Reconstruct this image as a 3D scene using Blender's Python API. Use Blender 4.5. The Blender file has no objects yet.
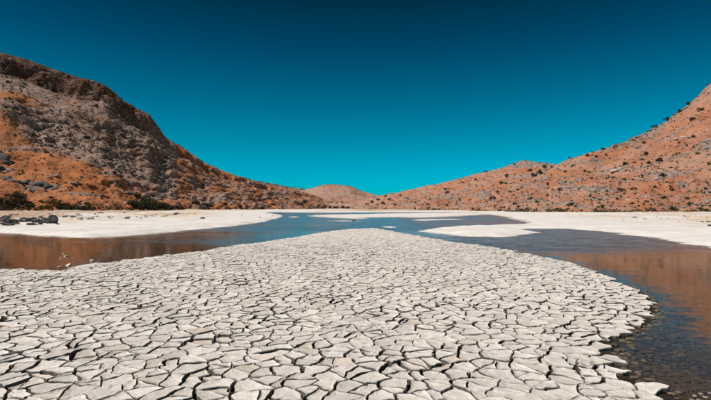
import bpy, bmesh, math, random
import numpy as np
from mathutils import Vector, Matrix, kdtree

random.seed(7)
RNG = np.random.default_rng(11)
SC = bpy.context.scene
COL = SC.collection

# ------------------------------------------------------------------ camera
CAM_H = 1.7            # metres above the water
F = 474.0              # focal length in photograph pixels (711 wide)
CX, CY = 355.5, 206.0  # vanishing line of the level ground
cam_d = bpy.data.cameras.new('camera')
cam_d.sensor_width = 36.0
cam_d.lens = 36.0 * F / 711.0
cam_d.clip_start = 0.05
cam_d.clip_end = 20000
cam = bpy.data.objects.new('camera', cam_d)
cam.location = (0, 0, CAM_H)
cam.rotation_euler = (math.radians(90) + math.atan((CY - 200.0) / F), 0, 0)
COL.objects.link(cam)
SC.camera = cam

# ------------------------------------------------------------------ sky, sun, exposure
SUN_EL = math.radians(53)
SUN_AZ = math.radians(-116)          # clockwise from +Y (view direction): from the left
sun_dir = Vector((math.sin(SUN_AZ) * math.cos(SUN_EL), math.cos(SUN_AZ) * math.cos(SUN_EL), math.sin(SUN_EL)))
w = bpy.data.worlds.new('World')
SC.world = w
w.use_nodes = True
nt = w.node_tree
nt.nodes.clear()
def N(tree, typ, **kw):
    n = tree.nodes.new(typ)
    for k, v in kw.items():
        setattr(n, k, v)
    return n
out = N(nt, 'ShaderNodeOutputWorld')
bg = N(nt, 'ShaderNodeBackground')
sky = N(nt, 'ShaderNodeTexSky', sky_type='NISHITA', sun_disc=False)
sky.sun_elevation = SUN_EL
sky.sun_rotation = SUN_AZ
sky.air_density = 1.0
sky.dust_density = 0.3
sky.ozone_density = 3.0
tc = N(nt, 'ShaderNodeTexCoord')
sep = N(nt, 'ShaderNodeSeparateXYZ')
ramp = N(nt, 'ShaderNodeValToRGB')   # the deep teal, polarised look of this sky, by height only
cr = ramp.color_ramp
SKY_STOPS = [(0.0, (0.0, 0.44, 0.599)), (0.044, (0.0, 0.407, 0.576)), (0.117, (0.0, 0.345, 0.413)), (0.218, (0.0, 0.244, 0.284)), (0.313, (0.0, 0.143, 0.184)), (0.394, (0.0, 0.082, 0.099)), (0.47, (0.0, 0.072, 0.089)), (1.0, (0.0, 0.07, 0.087))]
while len(cr.elements) < len(SKY_STOPS):
    cr.elements.new(0.5)
for e, (p, c) in zip(cr.elements, SKY_STOPS):
    e.position = p
    e.color = (*c, 1)
mul = N(nt, 'ShaderNodeMix', data_type='RGBA', blend_type='MULTIPLY')
mul.inputs[0].default_value = 1.0
nt.links.new(tc.outputs['Generated'], sep.inputs[0])
nt.links.new(sep.outputs[2], ramp.inputs[0])
nt.links.new(sky.outputs[0], mul.inputs[6])
nt.links.new(ramp.outputs[0], mul.inputs[7])
nt.links.new(mul.outputs[2], bg.inputs[0])
bg.inputs[1].default_value = 0.15
nt.links.new(bg.outputs[0], out.inputs[0])

sd = bpy.data.lights.new('sun', 'SUN')
sd.energy = 4.2
sd.angle = math.radians(0.5)
sd.color = (1.0, 0.95, 0.90)
so = bpy.data.objects.new('sun', sd)
so.rotation_euler = (-sun_dir).to_track_quat('-Z', 'Y').to_euler()
so.location = (-60, -30, 90)
COL.objects.link(so)

SC.view_settings.view_transform = 'Standard'
SC.view_settings.look = 'None'
SC.view_settings.gamma = 1
SC.view_settings.use_curve_mapping = False
SC.view_settings.exposure = 0.2
SC.render.engine = 'CYCLES'
SC.cycles.max_bounces = 6
SC.cycles.transparent_max_bounces = 12

# ------------------------------------------------------------------ helpers
def gnd(px, py):
    """pixel of the photograph on the water level -> world X, Y"""
    Y = CAM_H * F / (py - CY)
    return ((px - CX) / F * Y, Y)

def ray(px, py, Y):
    return ((px - CX) / F * Y, Y, CAM_H + (CY - py) / F * Y)

_perm = np.random.default_rng(5).permutation(256)
_perm = np.concatenate([_perm, _perm, _perm])
_ang = np.random.default_rng(6).random(256) * 2 * np.pi
_gx, _gy = np.cos(_ang), np.sin(_ang)
def pn(x, y):
    xi = np.floor(x).astype(np.int64); yi = np.floor(y).astype(np.int64)
    xf = x - xi; yf = y - yi
    xi &= 255; yi &= 255
    u = xf * xf * xf * (xf * (xf * 6 - 15) + 10); v = yf * yf * yf * (yf * (yf * 6 - 15) + 10)
    def g(ix, iy, dx, dy):
        h = _perm[_perm[ix] + iy]
        return _gx[h] * dx + _gy[h] * dy
    x1 = (xi + 1) & 255; y1 = (yi + 1) & 255
    a = g(xi, yi, xf, yf); b = g(x1, yi, xf - 1, yf); c = g(xi, y1, xf, yf - 1); d = g(x1, y1, xf - 1, yf - 1)
    return ((a + u * (b - a)) * (1 - v) + (c + u * (d - c)) * v) * 1.5
def fbm(x, y, o=4, seed=0.0, gain=0.5):
    s = 0; a = 1.0; f = 1.0
    for i in range(o):
        s = s + a * pn(x * f + seed * 17.31 + i * 9.7, y * f - seed * 11.7 + i * 5.3)
        a *= gain; f *= 2.03
    return s
def ridged(x, y, o=4, seed=0.0):
    s = 0; a = 1.0; f = 1.0
    for i in range(o):
        s = s + a * (1 - 2.2 * np.abs(pn(x * f + seed * 7.7 + i * 3.1, y * f + seed * 5.1 + i * 8.3)))
        a *= 0.5; f *= 2.1
    return s
def sstep(a, b, x):
    t = np.clip((x - a) / (b - a), 0, 1)
    return t * t * (3 - 2 * t)

def mesh_obj(name, V, Fc, mats, parent=None, smooth=False, attrs=None, kind=None, mi=None):
    me = bpy.data.meshes.new(name)
    V = np.asarray(V, dtype=np.float32)
    if isinstance(Fc, np.ndarray):
        nf, k = Fc.shape
        me.vertices.add(len(V)); me.vertices.foreach_set('co', V.ravel())
        me.loops.add(nf * k); me.loops.foreach_set('vertex_index', Fc.ravel().astype(np.int32))
        me.polygons.add(nf)
        me.polygons.foreach_set('loop_start', np.arange(0, nf * k, k, dtype=np.int32))
        me.update(calc_edges=True)
    else:
        me.from_pydata([tuple(map(float, v)) for v in V], [], Fc)
    for m in (mats if isinstance(mats, (list, tuple)) else [mats]):
        me.materials.append(m)
    if mi is not None:
        me.polygons.foreach_set('material_index', np.asarray(mi, dtype=np.int32))
    me.polygons.foreach_set('use_smooth', np.full(len(me.polygons), smooth, dtype=bool))
    if attrs:
        for k2, a in attrs.items():
            at = me.attributes.new(k2, 'FLOAT', 'POINT')
            at.data.foreach_set('value', np.asarray(a, dtype=np.float32))
    me.update()
    o = bpy.data.objects.new(name, me)
    COL.objects.link(o)
    if parent: o.parent = parent
    if kind: o['kind'] = kind
    return o
def tag(o, label, cat, group=None):
    o['label'] = label; o['category'] = cat
    if group: o['group'] = group
    return o
def empty(name, loc, rz=0):
    o = bpy.data.objects.new(name, None)
    o.empty_display_size = 0.3
    o.location = loc; o.rotation_euler = (0, 0, rz)
    COL.objects.link(o)
    return o

# ---- material helper
class Mat:
    def __init__(s, name):
        s.m = bpy.data.materials.new(name); s.m.use_nodes = True
        s.t = s.m.node_tree; s.t.nodes.clear()
        s.out = s.n('ShaderNodeOutputMaterial')
        s.co = s.n('ShaderNodeTexCoord').outputs['Object']
        g = s.n('ShaderNodeNewGeometry')
        s.pos = g.outputs['Position']; s.nor = g.outputs['Normal']
    def n(s, typ, **kw): return N(s.t, typ, **kw)
    def l(s, a, b): s.t.links.new(a, b)
    def put(s, sock, v):
        if isinstance(v, bpy.types.NodeSocket): s.l(v, sock)
        elif isinstance(v, (tuple, list)) and len(v) == 3 and sock.type == 'RGBA': sock.default_value = (*v, 1)
        else: sock.default_value = v
    def attr(s, name):
        return s.n('ShaderNodeAttribute', attribute_name=name).outputs['Fac']
    def noise(s, scale, detail=4, rough=0.55, vec=None, out='Fac', dist=0.0):
        n = s.n('ShaderNodeTexNoise')
        n.inputs['Scale'].default_value = scale; n.inputs['Detail'].default_value = detail
        n.inputs['Roughness'].default_value = rough; n.inputs['Distortion'].default_value = dist
        s.l(vec or s.pos, n.inputs['Vector'])
        return n.outputs[out]
    def voro(s, scale, vec=None, feature='F1', out='Distance'):
        n = s.n('ShaderNodeTexVoronoi', feature=feature)
        n.inputs['Scale'].default_value = scale
        s.l(vec or s.pos, n.inputs['Vector'])
        return n.outputs[out]
    def scale(s, v, vec=None):
        n = s.n('ShaderNodeVectorMath', operation='MULTIPLY'); s.l(vec or s.pos, n.inputs[0]); n.inputs[1].default_value = v
        return n.outputs[0]
    def math(s, op, a, b=0.0, clamp=False):
        n = s.n('ShaderNodeMath', operation=op, use_clamp=clamp)
        s.put(n.inputs[0], a); s.put(n.inputs[1], b)
        return n.outputs[0]
    def map(s, v, a, b, c=0.0, d=1.0, smooth=True):
        n = s.n('ShaderNodeMapRange', interpolation_type='SMOOTHSTEP' if smooth else 'LINEAR')
        s.put(n.inputs[0], v); n.inputs[1].default_value = a; n.inputs[2].default_value = b
        n.inputs[3].default_value = c; n.inputs[4].default_value = d
        return n.outputs[0]
    def mix(s, f, a, b, mode='MIX'):
        n = s.n('ShaderNodeMix', data_type='RGBA', blend_type=mode)
        s.put(n.inputs[0], f); s.put(n.inputs[6], a); s.put(n.inputs[7], b)
        return n.outputs[2]
    def bump(s, h, strength, dist, normal=None):
        n = s.n('ShaderNodeBump'); s.put(n.inputs['Height'], h); s.put(n.inputs['Strength'], strength)
        n.inputs['Distance'].default_value = dist
        if normal: s.l(normal, n.inputs['Normal'])
        return n.outputs[0]
    def pbr(s, col, rough=0.9, nor=None, spec=0.2):
        b = s.n('ShaderNodeBsdfPrincipled')
        s.put(b.inputs['Base Color'], col); s.put(b.inputs['Roughness'], rough)
        b.inputs['Specular IOR Level'].default_value = spec
        if nor: s.l(nor, b.inputs['Normal'])
        s.l(b.outputs[0], s.out.inputs[0])
        return s.m

# ------------------------------------------------------------------ materials
def m_plate():
    m = Mat('dried_mud_plate')
    tint = m.attr('tint')
    a = m.noise(2.2, 5); b = m.noise(38, 6, 0.7); c = m.noise(9, 5, 0.6)
    col = m.mix(m.map(c, 0.3, 0.7), (0.60, 0.54, 0.48), (0.76, 0.705, 0.65))
    col = m.mix(m.map(tint, 0, 1, 0.0, 1.0, False), m.mix(1.0, col, (0.80, 0.79, 0.78), 'MULTIPLY'), m.mix(1.0, col, (1.08, 1.07, 1.06), 'MULTIPLY'))
    col = m.mix(m.math('MULTIPLY', m.map(m.attr('ochre'), 0.88, 1.0), 0.28), col, (0.50, 0.35, 0.22))
    col = m.mix(m.math('MULTIPLY', m.map(b, 0.52, 0.68), 0.45), col, (0.36, 0.31, 0.27))
    g = m.noise(120, 3, 0.7)
    col = m.mix(m.math('MULTIPLY', m.map(g, 0.56, 0.68), 0.4), col, (0.30, 0.26, 0.22))
    col = m.mix(m.math('MULTIPLY', m.map(a, 0.55, 0.75), 0.25), col, (0.46, 0.38, 0.30))
    side = m.math('SUBTRACT', 1.0, m.attr('top'))     # moist lower mud, with crack shade painted into the wall colour
    col = m.mix(m.math('MULTIPLY', m.math('MULTIPLY', side, 0.9), m.attr('damp_shade')), col, (0.085, 0.066, 0.052))
    h = m.math('ADD', m.math('MULTIPLY', b, 0.5), m.math('MULTIPLY', c, 1.0))
    return m.pbr(col, 0.95, m.bump(h, 0.8, 0.022), 0.1)
def m_crackfloor():
    m = Mat('damp_mud_shaded')
    pl = m.attr('plated')
    n = m.noise(6, 5); n2 = m.noise(0.7, 4)
    wet = m.mix(m.map(n, 0.3, 0.7), (0.018, 0.014, 0.012), (0.038, 0.029, 0.024))  # moist crack floor, near black to paint in the shade between plates
    dry = m.mix(m.map(n2, 0.3, 0.7), (0.50, 0.44, 0.38), (0.62, 0.57, 0.52))
    crack = m.voro(2.6, feature='DISTANCE_TO_EDGE')
    dry = m.mix(m.map(crack, 0.0, 0.05, 0.8, 0.0), dry, (0.10, 0.08, 0.065))
    return m.pbr(m.mix(pl, dry, wet), 0.9, m.bump(n, 0.5, 0.03), 0.15)
def m_silt():
    m = Mat('pale_river_silt')
    d = m.attr('shore')
    n = m.noise(0.35, 6, 0.6); n2 = m.noise(3.0, 5, 0.65)
    st = m.noise(0.5, 5, 0.6, m.scale((0.25, 1.6, 1)))
    col = m.mix(m.map(n, 0.3, 0.7), (0.64, 0.59, 0.54), (0.76, 0.71, 0.66))
    col = m.mix(m.math('MULTIPLY', m.map(st, 0.54, 0.70), 0.5), col, (0.55, 0.42, 0.28))
    col = m.mix(m.math('MULTIPLY', m.map(n2, 0.58, 0.75), 0.35), col, (0.33, 0.28, 0.24))
    fl = m.noise(0.06, 5, 0.6, m.scale((1.0, 0.7, 1)), dist=0.6)
    col = m.mix(m.math('MULTIPLY', m.math('MULTIPLY', m.map(fl, 0.42, 0.58), m.map(m.attr('inland'), 5, 20)), 0.8), col, (0.58, 0.43, 0.27))
    vein = m.noise(0.22, 6, 0.7, m.scale((0.5, 0.35, 1)), dist=1.5)
    col = m.mix(m.math('MULTIPLY', m.math('MULTIPLY', m.map(vein, 0.56, 0.64), m.map(m.attr('inland'), 5, 16)), 0.7), col, (0.22, 0.15, 0.10))
    wet = m.map(d, -0.1, 0.35, 1.0, 0.0)              # soaked rim of the shore
    col = m.mix(m.math('MULTIPLY', wet, 0.75), col, (0.20, 0.13, 0.08))
    toe = m.map(m.attr('toe'), 0, 1, 0, 1)            # hillside soil washed onto the bank
    col = m.mix(m.math('MULTIPLY', toe, m.map(n2, 0.35, 0.6, 0.4, 1.0)), col, (0.36, 0.20, 0.11))
    return m.pbr(col, 0.9, m.bump(m.math('ADD', n2, m.math('MULTIPLY', n, 2.0)), 0.5, 0.08), 0.15)
def m_bed():
    m = Mat('river_bed_gravel')
    n = m.noise(1.2, 5); p = m.voro(9.0, out='Color'); pd = m.voro(9.0); q = m.voro(26.0, out='Color')
    r = m.n('ShaderNodeRGBToBW'); m.l(p, r.inputs[0])
    col = m.mix(m.map(n, 0.35, 0.65), (0.075, 0.055, 0.038), (0.15, 0.105, 0.065))
    col = m.mix(m.math('MULTIPLY', m.map(r.outputs[0], 0.45, 0.8), 0.4), col, (0.17, 0.13, 0.09))
    col = m.mix(m.math('MULTIPLY', m.map(r.outputs[0], 0.45, 0.2), 0.5), col, (0.035, 0.03, 0.026))
    mud = m.map(m.attr('gravel'), 0, 1, 0.9, 0.0)
    col = m.mix(mud, col, m.mix(m.map(n, 0.3, 0.7), (0.17, 0.095, 0.05), (0.24, 0.14, 0.075)))
    return m.pbr(col, 0.8, m.bump(pd, 0.6, 0.05), 0.2)
def m_water():
    m = Mat('river_water')
    still = m.attr('wind')
    patch = m.noise(0.16, 4, 0.55, m.scale((0.22, 1.2, 1)), dist=0.8)
    wind = m.math('MULTIPLY', still, m.map(patch, 0.34, 0.52, 0.22, 1.0))
    amp = m.math('ADD', m.math('MULTIPLY', wind, 0.16), 0.02)
    a = m.noise(7.0, 2, 0.5, m.scale((0.6, 1.3, 1)), 'Color', 0.3)
    b = m.noise(1.9, 2, 0.5, m.scale((0.5, 1.3, 1)), 'Color', 0.3)
    s_ = m.n('ShaderNodeVectorMath', operation='ADD'); m.l(a, s_.inputs[0]); m.l(b, s_.inputs[1])
    s2 = m.n('ShaderNodeVectorMath', operation='SUBTRACT'); m.l(s_.outputs[0], s2.inputs[0]); s2.inputs[1].default_value = (1, 1, 1)
    s3 = m.n('ShaderNodeVectorMath', operation='SCALE'); m.l(s2.outputs[0], s3.inputs[0]); m.l(amp, s3.inputs['Scale'])
    s4 = m.n('ShaderNodeVectorMath', operation='MULTIPLY'); m.l(s3.outputs[0], s4.inputs[0]); s4.inputs[1].default_value = (0.7, 1.0, 0.0)
    s5 = m.n('ShaderNodeVectorMath', operation='ADD'); m.l(s4.outputs[0], s5.inputs[0]); m.l(m.nor, s5.inputs[1])
    s6 = m.n('ShaderNodeVectorMath', operation='NORMALIZE'); m.l(s5.outputs[0], s6.inputs[0])
    nor = s6.outputs[0]
    fr = m.n('ShaderNodeFresnel'); fr.inputs[0].default_value = 1.33; m.l(nor, fr.inputs[1])
    gl = m.n('ShaderNodeBsdfGlossy'); m.put(gl.inputs['Roughness'], m.math('ADD', m.math('MULTIPLY', wind, 0.15), 0.06))   # unresolved ripples
    gl.inputs['Color'].default_value = (0.95, 0.95, 0.95, 1); m.l(nor, gl.inputs['Normal'])
    tr = m.n('ShaderNodeBsdfTransparent'); tr.inputs[0].default_value = (0.80, 0.72, 0.60, 1)
    df = m.n('ShaderNodeBsdfDiffuse'); m.put(df.inputs[0], (0.085, 0.048, 0.025))
    body = m.n('ShaderNodeMixShader'); m.put(body.inputs[0], m.attr('silt')); m.l(tr.outputs[0], body.inputs[1]); m.l(df.outputs[0], body.inputs[2])
    mx = m.n('ShaderNodeMixShader'); m.l(fr.outputs[0], mx.inputs[0]); m.l(body.outputs[0], mx.inputs[1]); m.l(gl.outputs[0], mx.inputs[2])
    m.l(mx.outputs[0], m.out.inputs[0])
    return m.m
def m_hill(name, soil, soil2, pale, rock, rock2, dark):
    m = Mat(name)
    rk = m.attr('rock'); ck = m.attr('cliff'); pl = m.attr('pale')
    n1 = m.noise(0.12, 6, 0.62); n2 = m.noise(0.75, 6, 0.68); n3 = m.noise(3.2, 4, 0.7)
    so = m.mix(m.map(n1, 0.35, 0.65), soil, soil2)
    so = m.mix(m.math('MULTIPLY', m.map(m.noise(0.055, 4, 0.6), 0.42, 0.60), 0.45), so, pale)
    so = m.mix(m.math('MULTIPLY', m.map(n2, 0.52, 0.66), 0.5), so, pale)
    so = m.mix(m.math('MULTIPLY', m.map(m.noise(0.33, 5, 0.6), 0.52, 0.66), 0.5), so, dark)
    so = m.mix(m.math('MULTIPLY', m.map(n3, 0.56, 0.7), 0.45), so, dark)
    ro = m.mix(m.map(n2, 0.33, 0.64), rock2, rock)
    ro = m.mix(m.math('MULTIPLY', m.map(n3, 0.52, 0.66), 0.4), ro, (0.06, 0.045, 0.038))
    ro = m.mix(m.math('MULTIPLY', m.map(n1, 0.55, 0.7), 0.75), ro, soil2)
    f = m.map(m.math('ADD', rk, m.math('MULTIPLY', m.math('SUBTRACT', n2, 0.5), 1.5)), 0.38, 0.62)
    col = m.mix(f, so, ro)
    talus = m.mix(m.map(n2, 0.35, 0.65), (0.31, 0.205, 0.16), (0.44, 0.315, 0.25))
    col = m.mix(m.math('MULTIPLY', pl, m.map(n3, 0.35, 0.6, 1.0, 0.55)), col, talus)
    cl = m.mix(m.map(n2, 0.35, 0.65), (0.065, 0.036, 0.026), (0.20, 0.105, 0.065))
    cl = m.mix(m.math('MULTIPLY', m.map(n1, 0.52, 0.62), 0.6), cl, (0.25, 0.19, 0.155))
    col = m.mix(ck, col, cl)
    h = m.math('ADD', m.math('MULTIPLY', n3, 0.35), n2)
    return m.pbr(col, 0.95, m.bump(h, 0.9, 0.7), 0.1)
def m_rock(name, a, b, sc=2.0, bd=0.12):
    m = Mat(name)
    n = m.noise(sc, 6, 0.65, m.co); n2 = m.noise(sc * 6, 5, 0.7, m.co)
    col = m.mix(m.map(n, 0.32, 0.66), a, b)
    col = m.mix(m.math('MULTIPLY', m.map(n2, 0.55, 0.7), 0.5), col, tuple(x * 0.45 for x in a))
    return m.pbr(col, 0.93, m.bump(m.math('ADD', n, m.math('MULTIPLY', n2, 0.4)), 0.7, bd), 0.15)
def m_leaf(name, a, b):
    m = Mat(name)
    col = m.mix(m.map(m.noise(1.3, 3), 0.3, 0.7), a, b)
    return m.pbr(col, 0.8, None, 0.15)

M_PLATE = m_plate(); M_FLOOR = m_crackfloor(); M_SILT = m_silt(); M_BED = m_bed(); M_WATER = m_water()
M_HILL_L = m_hill('cliff_hill_earth', (0.52, 0.19, 0.07), (0.43, 0.145, 0.055), (0.46, 0.235, 0.135), (0.40, 0.275, 0.215), (0.19, 0.12, 0.09), (0.13, 0.062, 0.04))
M_HILL_R = m_hill('orange_hill_earth', (0.46, 0.195, 0.105), (0.36, 0.14, 0.075), (0.47, 0.31, 0.23), (0.38, 0.29, 0.24), (0.17, 0.115, 0.09), (0.17, 0.08, 0.05))
M_HILL_F = m_hill('far_mound_earth', (0.42, 0.215, 0.145), (0.36, 0.17, 0.11), (0.48, 0.34, 0.28), (0.40, 0.30, 0.25), (0.22, 0.15, 0.12), (0.22, 0.12, 0.085))
M_HILL_G = m_hill('far_ridge_earth', (0.13, 0.10, 0.06), (0.10, 0.085, 0.05), (0.2, 0.15, 0.1), (0.16, 0.13, 0.1), (0.08, 0.07, 0.05), (0.06, 0.06, 0.035))
M_ROCK = m_rock('weathered_limestone', (0.20, 0.14, 0.11), (0.38, 0.285, 0.235))
M_ROCKW = m_rock('pale_limestone', (0.36, 0.30, 0.26), (0.56, 0.50, 0.45))
M_ROCKD = m_rock('black_rock', (0.018, 0.018, 0.02), (0.13, 0.12, 0.115))
M_ROCKS = m_rock('slate_grey_rock', (0.07, 0.068, 0.07), (0.17, 0.16, 0.155))
M_CHUNK = m_rock('dried_mud_chunk', (0.50, 0.44, 0.38), (0.66, 0.61, 0.55), 5.0, 0.008)
M_PEB = m_rock('wet_pebble', (0.08, 0.062, 0.046), (0.18, 0.14, 0.10), 4.0, 0.008)
M_PEBP = m_rock('pale_pebble', (0.20, 0.16, 0.12), (0.36, 0.30, 0.24), 4.0, 0.006)
M_LEAF = m_leaf('dark_scrub_leaf', (0.022, 0.028, 0.014), (0.06, 0.06, 0.028))
M_LEAF2 = m_leaf('olive_scrub_leaf', (0.055, 0.045, 0.022), (0.125, 0.085, 0.042))
M_LEAF3 = m_leaf('rusty_scrub_leaf', (0.12, 0.06, 0.02), (0.21, 0.11, 0.035))
M_TWIG = m_rock('grey_twig', (0.07, 0.05, 0.035), (0.14, 0.10, 0.07))

# ------------------------------------------------------------------ shore outlines (water level, metres)
def poly(pix, extra=()):
    return np.array([gnd(*p) for p in pix] + list(extra))
FLAT = poly([(-140, 276), (-60, 273), (0, 270), (35, 270), (62, 272), (82, 266), (100, 264), (150, 258), (200, 252), (240, 245.5), (268, 242), (300, 237),
             (328, 232), (350, 229.6), (375, 228.6), (395, 232), (420, 237), (450, 242), (480, 246), (510, 251), (540, 257), (570, 264),
             (600, 273), (625, 284), (642, 293), (652, 301), (656, 311), (650, 321), (630, 331), (613, 345), (612, 353), (620, 363), (627, 373), (642, 383), (668, 394), (690, 406)],
            [(4.6, 2.9), (6.5, 1.0), (9, -8), (10, -30), (-22, -30), (-20, 0), (-17, 9)])
LBANK = poly([(-420, 233), (-200, 231.5), (-60, 232), (0, 233), (45, 236.5), (82, 238), (130, 235.5), (182, 231), (235, 226), (262, 222.5), (280, 217.5), (284, 215.5), (276, 214), (264, 213)],
             [(-24, 190), (-30, 260), (-250, 260), (-250, 45), (-120, 30)])
RBANK = poly([(505, 217), (512, 219.5), (524, 222), (522, 225), (500, 225.6), (470, 226), (444, 227.4), (423, 229.8), (421, 231.8), (440, 234.5), (470, 236.3), (505, 237), (532, 235),
              (537, 232.6), (522, 230.3), (530, 228.6), (560, 228.8), (600, 231), (640, 236.5), (680, 243), (711, 248), (760, 256), (860, 272)],
             [(60, 5), (240, 60), (240, 260), (140, 230), (40, 132), (30, 118)])
BAR1 = poly([(304, 216.0), (318, 217.3), (345, 218.6), (362, 219.2), (372, 217.6), (392, 217.4), (425, 217.8), (455, 216.6), (478, 215.2), (500, 214.0), (470, 213.2), (420, 213.2), (380, 213.9), (350, 214.6), (322, 215)])
BAR2 = poly([(381, 226.6), (390, 227.9), (397, 227.3), (392, 226.2)])
FARB = poly([(270, 212.3), (300, 212.7), (330, 212.8), (360, 212.6), (400, 212.4), (440, 212.5), (520, 213.6)], [(60, 128), (60, 400), (-60, 400), (-28, 200)])
BAR3 = poly([(287, 216.6), (293, 217.8), (301, 217.4), (296, 216.2)])

BAR4 = poly([(326, 220.6), (338, 221.4), (352, 221.6), (360, 221.0), (346, 220.5)])
BAR5 = poly([(408, 220.0), (425, 220.6), (446, 220.2), (470, 219.4), (450, 219.0), (425, 219.3)])
def sdf(P, x, y):
    """signed distance, positive inside"""
    n = len(P)
    d2 = np.full(x.shape, 1e18); ins = np.zeros(x.shape, bool)
    for i in range(n):
        ax, ay = P[i]; bx, by = P[(i + 1) % n]
        ex, ey = bx - ax, by - ay
        t = np.clip(((x - ax) * ex + (y - ay) * ey) / (ex * ex + ey * ey + 1e-12), 0, 1)
        d2 = np.minimum(d2, (x - ax - t * ex) ** 2 + (y - ay - t * ey) ** 2)
        if ay != by:
            c = ((ay > y) != (by > y)) & (x < (bx - ax) * (y - ay) / (by - ay) + ax)
            ins ^= c
    return np.where(ins, 1, -1) * np.sqrt(d2)

def flat_d(x, y):
    d = sdf(FLAT, x, y)
    sc = np.clip(y / 10, 0.6, 1.6)
    return d + sc * (0.10 * fbm(x * 0.9, y * 0.9, 3, 1) + 0.05 * fbm(x * 4, y * 4, 2, 2))

# ------------------------------------------------------------------ valley floor (one continuous sheet, split by what it is)
ys = [-30.0]
while ys[-1] < 1.5: ys.append(ys[-1] + 0.6)
while ys[-1] < 270: ys.append(ys[-1] + max(0.05, 0.0115 * ys[-1]))
ys = np.array(ys)
NXT = 600
tt = np.linspace(-1, 1, NXT)
GX = tt[None, :] * (0.92 * np.clip(ys, 0, None) + 6.0)[:, None]
GY = np.repeat(ys[:, None], NXT, 1)
fd = flat_d(GX, GY)
shn = lambda s, a: a * (0.35 * fbm(GX * 0.25, GY * 0.5, 4, s) + 0.0)
dl = sdf(LBANK, GX, GY) + shn(3, 1.6)
dr = sdf(RBANK, GX, GY) + shn(4, 1.8)
d1 = sdf(BAR1, GX, GY) + shn(5, 3.0); d2_ = sdf(BAR2, GX, GY) + shn(6, 0.6); d3 = np.maximum(np.maximum(sdf(BAR3, GX, GY) + shn(7, 1.0), sdf(BAR4, GX, GY) + shn(17, 1.6)), sdf(BAR5, GX, GY) + shn(18, 2.4)); dfar = sdf(FARB, GX, GY) + shn(8, 2.5)
bankh = lambda d, a, k: np.where(d > 0, a * sstep(0, 1.6, d) + k * np.clip(d, 0, 40), 0.10 * d)
hf = np.where(fd > 0, 0.016 * sstep(0, 0.25, fd), np.where(fd > -1.2, 0.11 * fd, -0.132 + 0.22 * (fd + 1.2)))
hl = bankh(dl, 0.14, 0.012) + 0.35 * sstep(10, 30, dl) * np.clip(fbm(GX * 0.12, GY * 0.12, 4, 72) + 0.1, 0, 1); hr = bankh(dr, 0.14, 0.008) + 0.2 * sstep(20, 50, dr) * np.clip(fbm(GX * 0.08, GY * 0.08, 4, 73) + 0.05, 0, 1); h1 = bankh(d1, 0.09, 0.004); h2 = bankh(d2_, 0.05, 0.0); h3 = bankh(d3, 0.08, 0.0); hF = bankh(dfar, 0.12, 0.01)
H = np.maximum.reduce([np.maximum(hf, -1.1), np.maximum(hl, -1.1), np.maximum(hr, -1.1), np.maximum(h1, -1.1), np.maximum(h2, -1.1), np.maximum(h3, -1.1), np.maximum(hF, -1.1)])
dmax = np.maximum.reduce([dl, dr, d1, d2_, d3, dfar])
bumpy = 0.03 * fbm(GX * 0.6, GY * 0.6, 4, 9) * np.clip(dmax, 0, 1) + 0.02 * fbm(GX * 2.2, GY * 2.2, 3, 10)
H = H + np.where(fd > 0, 0.25, 1.0) * bumpy * np.where(H > 0, np.clip(0.4 + H * 3, 0.4, 1.0), 0.6)
idx = np.arange(GX.size).reshape(GX.shape)
QF = np.stack([idx[:-1, :-1], idx[:-1, 1:], idx[1:, 1:], idx[1:, :-1]], -1).reshape(-1, 4)
fc = lambda A: 0.25 * (A[:-1, :-1] + A[:-1, 1:] + A[1:, 1:] + A[1:, :-1]).ravel()
region = np.zeros(len(QF), int)
vals = np.stack([np.full(len(QF), -0.02), fc(fd), fc(dl), fc(dr), fc(d1), fc(dfar), np.maximum(fc(d2_), fc(d3))])
region = np.argmax(np.where(vals > -0.12, vals + 10 * (np.arange(7)[:, None] > 0) * (vals > -0.02), -99), 0)
plated = sstep(0.0, 1.0, np.minimum((0.85 * GY + 4.2) - np.abs(GX), GY + 0.8)) * sstep(27, 19, GY)
gravel = sstep(-4.5, -1.5, fd) * sstep(13.0, 9.0, GY)
def cut(name, r, mat, attrs):
    f = QF[region == r]
    if not len(f): return None
    u, inv = np.unique(f, return_inverse=True)
    V = np.stack([GX.ravel()[u], GY.ravel()[u], H.ravel()[u]], -1)
    return mesh_obj(name, V, inv.reshape(-1, 4), mat, smooth=True, attrs={k: a.ravel()[u] for k, a in attrs.items()}, kind='structure')
bn = fbm(GX * 0.09, GY * 0.06, 4, 71)
toe_l = sstep(16, 34, dl + 14 * bn) * 0.75
cut('river_bed', 0, M_BED, {'gravel': gravel})
mud_flat = cut('mud_flat', 1, M_FLOOR, {'plated': plated})
cut('river_bank', 2, M_SILT, {'shore': dl, 'toe': toe_l, 'inland': dl})
cut('river_bank', 3, M_SILT, {'shore': dr / (1 + 3.0 * sstep(30, 60, GY)), 'inland': dr, 'toe': sstep(34, 62, dr + 16 * bn) * 0.55})
cut('sandbar', 4, M_SILT, {'shore': d1 / 6, 'toe': 0 * d1})
cut('far_river_bank', 5, M_SILT, {'shore': dfar / 8, 'inland': dfar, 'toe': sstep(10, 40, dfar + 16 * bn)})
cut('sandbar', 6, M_SILT, {'shore': np.maximum(d2_ + 0.2, d3 / 5), 'toe': 0 * d1})
# ground to the horizon, below the valley floor
R = 9000
mesh_obj('ground', [(-R, -R, -1.6), (R, -R, -1.6), (R, R, -1.6), (-R, R, -1.6)], [(0, 1, 2, 3)], M_HILL_R, kind='structure')

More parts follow.
